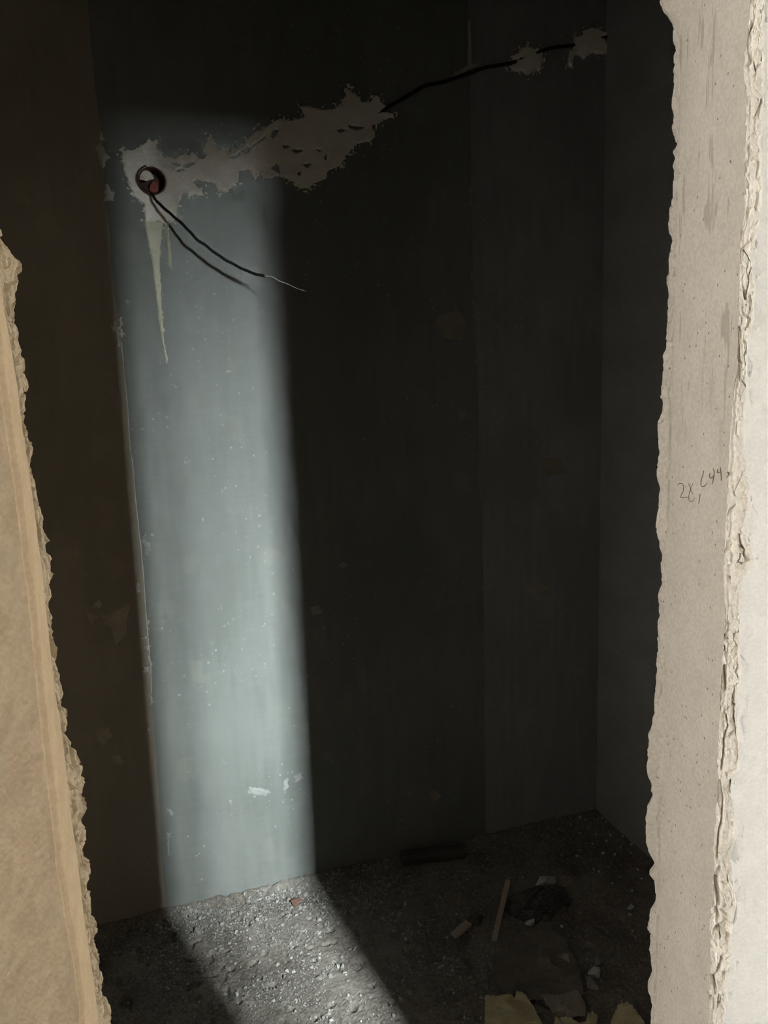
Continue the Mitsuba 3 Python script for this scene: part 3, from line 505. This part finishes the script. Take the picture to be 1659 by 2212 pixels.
# ---------------------------------------------------------------- the corridor in front, where the camera stands
K = 'wall_rear'
tag(K, 'boarded partition of the corridor behind the camera', kind='structure')
WX0, WX1, WZ0, WZ1 = 1.80, 2.45, 0.15, 1.75                 # the window opening in the rear wall
obj('plaster', box(-2.3, -0.45, -0.36, -0.30, -0.02, HC), 'corridor_grey', K)
obj('boarding', box(-0.45, SLIT[0], -0.36, -0.30, -0.02, HC), 'dark_boards', K, label='dark boards that close the opening behind the camera, with a narrow gap')
obj('boarding', box(*SLIT, -0.36, -0.30, SLIT_TOP, HC), 'dark_boards', K)
obj('plaster', box(SLIT[1], WX0, -0.36, -0.30, -0.02, HC), 'corridor_plaster', K)
obj('plaster', box(WX1, 2.8, -0.36, -0.30, -0.02, HC), 'corridor_plaster', K)
obj('plaster', box(WX0, WX1, -0.36, -0.30, -0.02, WZ0), 'corridor_plaster', K)
obj('plaster', box(WX0, WX1, -0.36, -0.30, WZ1, HC), 'corridor_plaster', K)
obj('wall_corridor_right', box(2.6, 2.7, -0.36, YI + 0.01, -0.02, HC), 'corridor_plaster', kind='structure', label='right end wall of the corridor')


def end_wall(name, x, y0, y1, z0, z1, radiance, wname, side):
    """A wall across the corridor's end with a window in it: four pieces of wall, a frame and a bright pane."""
    a, b = (x - 0.1, x) if side < 0 else (x, x + 0.1)
    tag(name, f'{"left" if side < 0 else "right"} end wall of the corridor', kind='structure')
    for q in ((-0.36, y0, -0.02, HC), (y1, YI + 0.01, -0.02, HC), (y0, y1, -0.02, z0), (y0, y1, z1, HC)):
        obj('piece', box(a, b, *q), 'corridor_plaster', name)
    tag(wname, f'daylit window at the {"left" if side < 0 else "right"} end of the corridor', kind='structure')
    t = 0.03
    c, d = (x - 0.07, x - 0.02) if side < 0 else (x + 0.02, x + 0.07)
    for q in ((y0, y0 + t, z0, z1), (y1 - t, y1, z0, z1), (y0 + t, y1 - t, z0, z0 + t), (y0 + t, y1 - t, z1 - t, z1)):
        obj('frame', box(c, d, *q), 'frame_white', wname)
    xx = (c + d) / 2
    v = np.array([[xx, y0 + t, z0 + t], [xx, y1 - t, z0 + t], [xx, y1 - t, z1 - t], [xx, y0 + t, z1 - t]])
    f = np.array([[0, 1, 2], [0, 2, 3]]) if side < 0 else np.array([[0, 2, 1], [0, 3, 2]])
    k = obj('pane', (v, f), 'frame_white', wname)
    scene[k]['emitter'] = {'type': 'area', 'radiance': {'type': 'rgb', 'value': list(radiance)}}


end_wall('wall_corridor_left', -2.2, -0.25, 0.60, 0.75, 2.15, LIGHT_LEFT, 'window_2', -1)
tag('window_3', 'daylit window in the rear wall of the corridor, far right', kind='structure')
for q in ((WX0, WX0 + 0.03, WZ0, WZ1), (WX1 - 0.03, WX1, WZ0, WZ1), (WX0 + 0.03, WX1 - 0.03, WZ0, WZ0 + 0.03), (WX0 + 0.03, WX1 - 0.03, WZ1 - 0.03, WZ1)):
    obj('frame', box(q[0], q[1], -0.37, -0.32, q[2], q[3]), 'frame_white', 'window_3')
v = np.array([[WX0 + 0.03, -0.345, WZ0 + 0.03], [WX1 - 0.03, -0.345, WZ0 + 0.03], [WX1 - 0.03, -0.345, WZ1 - 0.03], [WX0 + 0.03, -0.345, WZ1 - 0.03]])
k = obj('pane', (v, np.array([[0, 2, 1], [0, 3, 2]])), 'frame_white', 'window_3')
scene[k]['emitter'] = {'type': 'area', 'radiance': {'type': 'rgb', 'value': list(LIGHT_RIGHT)}}

tag('window_1', 'tall daylit stairwell window beyond the gap in the partition', kind='structure')
zb, zt = 1.605, 2.25
for (a, b), (z0, z1), L in LIGHT_TALL:
    v = np.array([[a, -1.30, z0], [b, -1.30, z0], [b, -1.30, z1], [a, -1.30, z1]])
    k = obj('pane', (v, np.array([[0, 2, 1], [0, 3, 2]])), 'frame_white', 'window_1')
    scene[k]['emitter'] = {'type': 'area', 'radiance': {'type': 'rgb', 'value': [L * 0.90, L * 1.0, L * 1.0]}}
for q in ((0.81, 0.865, zb - 0.06, zt + 0.06), (1.045, 1.10, zb - 0.06, zt + 0.06), (0.865, 1.045, zb - 0.06, zb - 0.005), (0.865, 1.045, zt + 0.005, zt + 0.06)):
    obj('frame', box(q[0], q[1], -1.36, -1.29, q[2], q[3]), 'frame_white', 'window_1')

# ---------------------------------------------------------------- socket box and cables on the back wall
t = 'socket_box'
tag(t, 'round red brown electrical box sunk into the plaster patch', 'electrical box')
ang = np.linspace(0, 2 * np.pi, 49)
prof = [(0.0331, -0.001), (0.0348, -0.0035), (0.0336, -0.0050), (0.0315, -0.0035), (0.0308, 0.004), (0.0300, 0.044), (0.0, 0.045)]
Pc = np.array([[(bx + r * math.cos(a), YW + y, bz + r * math.sin(a)) for r, y in prof] for a in ang])
obj('shell', grid_mesh(Pc), 'box_brown', t, smooth=40)
for k, (pts, dep) in enumerate((([(-0.006, -0.020), (0.004, -0.0235), (0.0135, -0.019), (0.0135, 0.003), (0.008, 0.0055), (0.002, 0.002), (-0.005, -0.009)], 0.024),
                               ([(-0.020, -0.012), (-0.009, -0.021), (-0.008, -0.012), (-0.015, -0.004)], 0.014))):
    m = trimesh.creation.extrude_polygon(Polygon(pts).buffer(0.0012), dep, engine='earcut')
    v = m.vertices
    m = trimesh.Trimesh(np.c_[bx + v[:, 0], YW + 0.044 - v[:, 2] * (1 - 8 * (v[:, 1] + 0.005)), bz + v[:, 1]], m.faces[:, ::-1], process=False)
    obj('knockout', m, 'box_red' if k == 0 else 'box_brown', t, label='dark red flap inside the box')
lump = trimesh.creation.icosphere(4, 1.0)
v = lump.vertices * [0.017, 0.007, 0.012]
v *= (0.45 + 1.1 * meshkit.fbm(lump.vertices * 2.6, 4, 61))[:, None]
lump.vertices = v + [bx - 0.015, YW + 0.002, bz + 0.013]
obj('plaster_lump', lump, 'filler', t, smooth=50, label='lump of plaster in the upper part of the box')
loop = [(bx + 0.0355 * math.cos(a) * 1.02 - 0.001, YW - 0.008 - 0.006 * math.sin((a - 1.9) / 2.6 * math.pi), bz + 0.0365 * math.sin(a)) for a in np.linspace(1.9, 4.5, 40)]
obj('wire_loop', tube(loop, 0.0021, 8), 'box_brown', t, smooth=True, label='dark loop of wire along the left rim')

hang = np.array(CABLE_HANG) / 1000
start = [[bx + 0.003, YW + 0.025, bz - 0.024], [bx + 0.0005, YW + 0.002, bz - 0.0345], [bx + 0.0005, YW - 0.008, bz - 0.0365]]
path = curve(np.vstack([start, hang]), 240)
cut = np.argmin(np.linalg.norm(path - hang[13], axis=1))
wave = 0.0004 * np.sin(np.linspace(0, 90, 240))[:, None]
t = 'hanging_cable'
tag(t, 'black cable that sticks out of the socket box and curves down to the right', 'cable')
obj('sheath', tube(path[: cut + 1] + wave[: cut + 1], 0.0036, 10), 'black_pvc', t, smooth=True)
core = path[cut - 3:]
obj('conductor', tube(core, np.linspace(0.0016, 0.0008, len(core)), 8), 'grey_wire', t, smooth=True, label='thin bare grey end of the cable')

wc_ = curve(np.array(CABLE_WALL) / 1000, 160)
w3 = np.c_[wc_[:, 0], np.full(160, YW - 0.0035), wc_[:, 1] + 0.0008 * np.sin(np.linspace(0, 40, 160))]
obj('wall_cable', tube(w3, 0.0048, 10), 'black_pvc', smooth=True, label='thick black cable fixed along the upper wall by plaster dabs', category='cable')

# ---------------------------------------------------------------- litter on the floor


def rock(points, seed, squash=(1, 1, 1)):
    r = np.random.default_rng(seed)
    v = r.normal(0, 1, (points, 3))
    v /= np.linalg.norm(v, axis=1, keepdims=True)
    m = trimesh.convex.convex_hull(v * r.uniform(0.75, 1.1, (points, 1)) * np.array(squash))
    return m


UNIT = [rock(12 + i % 4, 100 + i, (1, 0.85, 0.62 + 0.08 * (i % 3))) for i in range(10)]
DICTS = {b: [mikit.ply(m, b) for m in UNIT] for b in ('crumb_pale', 'crumb_grey', 'crumb_brown', 'stone_pale')}


def put_crumb(x, y, r, bsdf, label, group, name='concrete_crumb'):
    i = int(rng.integers(len(UNIT)))
    t = T().translate([x, y, HF(x, y) + 0.38 * r]).rotate([0, 0, 1], float(rng.uniform(0, 360))).rotate([1, 0, 0], float(rng.uniform(-25, 25))).scale(r)
    return obj(name, None, None, d=DICTS[bsdf][i], to_world=t, label=label, category='crumb', group=group)


kinds = ['crumb_pale', 'crumb_grey', 'crumb_pale', 'crumb_grey', 'crumb_pale']
for i, (x, y, r) in enumerate(STRIP_STONES):
    put_crumb(x / 1000, min(y / 1000, YW - 0.012), r * 0.00150, kinds[i % 5], 'small concrete crumb on the lit strip of floor', 'concrete crumbs on the lit strip of floor')
for i, (x, y, r) in enumerate(DARK_STONES):
    far = x > 1250
    lab = 'small pale crumb of rubble in the dark far right corner of the floor' if far else 'small crumb on the dark part of the floor'
    put_crumb(min(x / 1000, XR - 0.01), min(y / 1000, YW - 0.012), r * 0.0016, 'stone_pale' if i % 3 else 'crumb_grey', lab, 'rubble crumbs in the far right corner' if far else 'crumbs scattered over the dark floor')

# grit too small to count, one mesh
little = [rock(7 + i % 3, 300 + i, (1, 0.9, 0.62)) for i in range(8)]
CLEAR = [(*AT['BAG'], 0.12), (*AT['WOODB'], 0.06), *[(AT['PLANK0'][0] * (1 - u) + AT['PLANK1'][0] * u, AT['PLANK0'][1] * (1 - u) + AT['PLANK1'][1] * u, 0.025) for u in np.linspace(0, 1, 12)]]
h = [[], [], 0]
for i in range(21000):
    if i < 14000:
        x, y = rng.uniform(-0.02, 0.75), rng.uniform(1.5, YW - 0.008)
    else:
        x, y = rng.uniform(-0.25, 1.49), rng.uniform(1.45, YW - 0.008)
    if rng.random() < 0.30:
        y = YW - 0.008 - abs(rng.normal(0, 0.09))
    if meshkit.fbm(np.array([[x * 9, y * 9, 0]]), 2, 70)[0] + 0.25 * (y - 1.9) < 0.43 and rng.random() < 0.8:
        continue
    if any((x - c[0] / 1000) ** 2 + (y - c[1] / 1000) ** 2 < c[2] ** 2 for c in CLEAR):
        continue
    r = float(np.clip(rng.lognormal(math.log(0.0024), 0.45), 0.001, 0.0075))
    m = little[i % 8]
    a = rng.uniform(0, 2 * math.pi)
    c, s_ = math.cos(a), math.sin(a)
    v = m.vertices @ np.array([[c, s_, 0], [-s_, c, 0], [0, 0, 1]]) * r + [x, y, HF(x, y) + 0.3 * r]
    h[0].append(v); h[1].append(m.faces + h[2]); h[2] += len(v)
obj('gravel', (np.vstack(h[0]), np.vstack(h[1])), 'grit', kind='stuff', label='fine grey grit strewn over the rough floor', category='gravel')


def chunk(name, at, size, bsdf, label, cat, seed, squash=(1, 0.8, 0.7), lift=0.45, rough=0.12):
    m = rock(16, seed, squash).subdivide().subdivide().subdivide()
    v = m.vertices
    m.vertices = v * (1 - rough / 2 + rough * meshkit.fbm(v * 3.1, 4, seed))[:, None] * size
    x, y = AT[at][0] / 1000, AT[at][1] / 1000
    y = min(y, YW - size * 0.8)
    m.apply_translation([x, y, HF(x, y) + size * squash[2] * lift])
    return obj(name, m, bsdf, smooth=25, label=label, category=cat)


chunk('brick_fragment', 'BRICK', 0.021, 'brick', 'broken red brown brick piece at the foot of the lit wall', 'brick', 401, (1.1, 0.7, 0.6))
chunk('brick_fragment', 'BRICKB', 0.010, 'crumb_brown', 'brown crumb left of the red brick piece on the lit floor', 'brick', 402)
chunk('stone', 'ROCK_A', 0.022, 'stone_pale', 'pale stone above the torn cardboard at lower right, the brightest of its heap', 'stone', 403)
chunk('stone', 'ROCK_B', 0.019, 'crumb_grey', 'grey stone directly behind the pale stone at lower right', 'stone', 404)
chunk('stone', 'ROCK_C', 0.024, 'crumb_grey', 'grey stone in front of the pale stone, touching the cardboard', 'stone', 405, (0.8, 1.0, 0.8))
chunk('stone', 'ROCK_D', 0.030, 'crumb_pale', 'grey angular stone on top of the black crumpled film', 'stone', 406, (1.1, 0.8, 0.75), lift=2.2)
chunk('stone', 'ROCK_E', 0.016, 'crumb_grey', 'rounded stone at the edge of the dark sack', 'stone', 407, lift=1.2)
chunk('stone', 'ROCK_F', 0.016, 'stone_pale', 'small pale stone at the foot of the black crumpled film', 'stone', 408, (1.2, 0.7, 0.6), lift=1.2)
chunk('stone', 'ROCK_J', 0.012, 'stone_pale', 'lone pale stone on the dark floor beside the right jamb', 'stone', 409)
chunk('stone', 'ROCK_K', 0.011, 'crumb_grey', 'lone stone below the dark plank at the wall', 'stone', 410)
chunk('brick_fragment', 'DARKBRICK', 0.030, 'dark_wood', 'blackish lump behind the short wood scrap left of the stick', 'lump', 411, (1.1, 0.8, 0.6))


def plank(name, a, b, width, thick, za, zb_, bsdf, label, cat, bow=0.0):
    a, b = np.array([*AT[a]]) / 1000, np.array([*AT[b]]) / 1000
    u = np.linspace(0, 1, 14)
    d = (b - a) / np.linalg.norm(b - a)
    nn = np.array([-d[1], d[0]])
    rows = []
    for t_ in u:
        c = np.array([*(a + (b - a) * t_), za + (zb_ - za) * t_ + bow * math.sin(math.pi * t_)])
        w = width * (0.92 + 0.16 * rng.random()) / 2
        h = thick / 2
        e = 0.25 * h
        rows.append([c + [nn[0] * p, nn[1] * p, q] for p, q in ((-w, -h), (w, -h), (w + e, 0), (w, h), (-w, h), (-w - e, 0), (-w, -h))])
    m = grid_mesh(np.array(rows))
    v, f = m
    k = len(rows[0])
    caps = [[0, i + 1, i] for i in range(1, k - 2)] + [[(len(u) - 1) * k, (len(u) - 1) * k + i, (len(u) - 1) * k + i + 1] for i in range(1, k - 2)]
    return obj(name, (v, np.vstack([f, caps])), bsdf, label=label, category=cat)


plank('wooden_stick', 'STICK0', 'STICK1', 0.014, 0.009, 0.050, 0.014, 'wood', 'light brown wooden stick leaning beside the black crumpled film', 'stick')
plank('wood_scrap', 'SLAT0', 'SLAT1', 0.022, 0.008, 0.012, 0.020, 'wood', 'short pale scrap of wood on the floor left of the leaning stick', 'slat')
plank('dark_plank', 'PLANK0', 'PLANK1', 0.030, 0.030, 0.022, 0.026, 'dark_wood', 'short black plank lying at the foot of the back wall', 'plank')


def heap(name, at, size, bsdf, label, cat, seed, amp=0.35):
    m = trimesh.creation.icosphere(5, 1.0)
    v = m.vertices.copy()
    r = np.abs(meshkit.fbm(v * 2.3, 5, seed) - 0.5) * 2
    h, c = worley(np.arctan2(v[:, 1], v[:, 0]), v[:, 2], 0.5, 0.45, seed, 1, 0.6)
    v *= (1 - amp * 0.5 + amp * r + 0.12 * h)[:, None]
    v = v * size
    v[:, 2] = np.maximum(v[:, 2], -0.15 * size[2])
    x, y = AT[at][0] / 1000, AT[at][1] / 1000
    m.vertices = v + [x, y, HF(x, y) + 0.12 * size[2]]
    return obj(name, m, bsdf, smooth=30, label=label, category=cat)


heap('crumpled_film', 'BAG', np.array([0.105, 0.062, 0.050]), 'black_film', 'crumpled heap of black plastic film on the floor at right', 'plastic film', 501)
heap('plaster_rubble', 'WOODB', np.array([0.052, 0.030, 0.030]), 'crumb_brown', 'brownish lump of rubble behind the black crumpled film', 'rubble', 502)


def sheet(name, outline, bsdf, label, cat, seed, height, fold, thick=0.0012, base=0.004, step=0.003, slope=(0, 0)):
    g = Polygon(np.array(outline) / 1000).buffer(0)
    x0, y0, x1, y1 = g.bounds
    X, Y = np.meshgrid(np.arange(x0 - step, x1 + step, step), np.arange(y0 - step, y1 + step, step))
    P = np.stack([X, Y, X * 0], -1)
    Pw = P + 0.004 * (meshkit.fbm(P * 60, 3, seed + 2)[..., None] - 0.5)
    inside = shapely.contains_xy(g, Pw[..., 0].ravel(), Pw[..., 1].ravel())
    cr, c = worley(X + 0.4 * Y, Y - 0.3 * X, 0.05, 0.035, seed, fold, fold)
    Z = base + height * meshkit.fbm(P * 11, 3, seed) + cr + 0.002 * meshkit.fbm(P * 70, 2, seed + 3)
    Z = Z + slope[0] * (X - x0) + slope[1] * (Y - y0)
    Z = np.maximum(Z, 0.003)
    for _ in range(2):
        Z[1:-1, 1:-1] = (Z[1:-1, 1:-1] * 2 + Z[:-2, 1:-1] + Z[2:, 1:-1] + Z[1:-1, :-2] + Z[1:-1, 2:]) / 6
    out_v, out_f = [], []
    for k, dz in enumerate((0, -thick)):
        v, f = grid_mesh(np.stack([X, Y, Z + dz], -1))
        f = f[inside[f].all(1)]
        out_v.append(v); out_f.append((f if k == 0 else f[:, ::-1]) + k * len(v))
    f = np.vstack(out_f)
    top = out_f[0]
    e = np.sort(np.vstack([top[:, [0, 1]], top[:, [1, 2]], top[:, [2, 0]]]), 1)
    eu, cnt = np.unique(e, axis=0, return_counts=True)
    b = eu[cnt == 1]
    nv = len(out_v[0])
    f = np.vstack([f, np.c_[b[:, 0], b[:, 1], b[:, 1] + nv], np.c_[b[:, 0], b[:, 1] + nv, b[:, 0] + nv]])
    v = np.vstack(out_v)
    used, inv = np.unique(f, return_inverse=True)
    return obj(name, (v[used], inv.reshape(-1, 3)), bsdf, smooth=40, label=label, category=cat)


sheet('dark_sack', SHEET, 'sack', 'flattened dark brown sack between the black film and the torn cardboard', 'sack', 601, 0.022, 0.004, base=0.004)
sheet('cardboard_piece', PAPER_A, 'cardboard', 'large torn beige cardboard flap at the bottom edge, left of the others', 'cardboard', 602, 0.03, 0.006, base=0.012)
sheet('cardboard_piece', PAPER_C, 'dark_board', 'dark brown board between the two beige cardboard pieces', 'cardboard', 603, 0.02, 0.004, base=0.016)
sheet('cardboard_piece', PAPER_D, 'cardboard', 'beige cardboard piece with a raised corner in front of the pale stone', 'cardboard', 604, 0.03, 0.008, base=0.03)
sheet('cardboard_piece', PAPER_E, 'cardboard', 'pointed beige cardboard scrap beside the foot of the right jamb', 'cardboard', 605, 0.03, 0.006, base=0.012, slope=(0, 0.2))
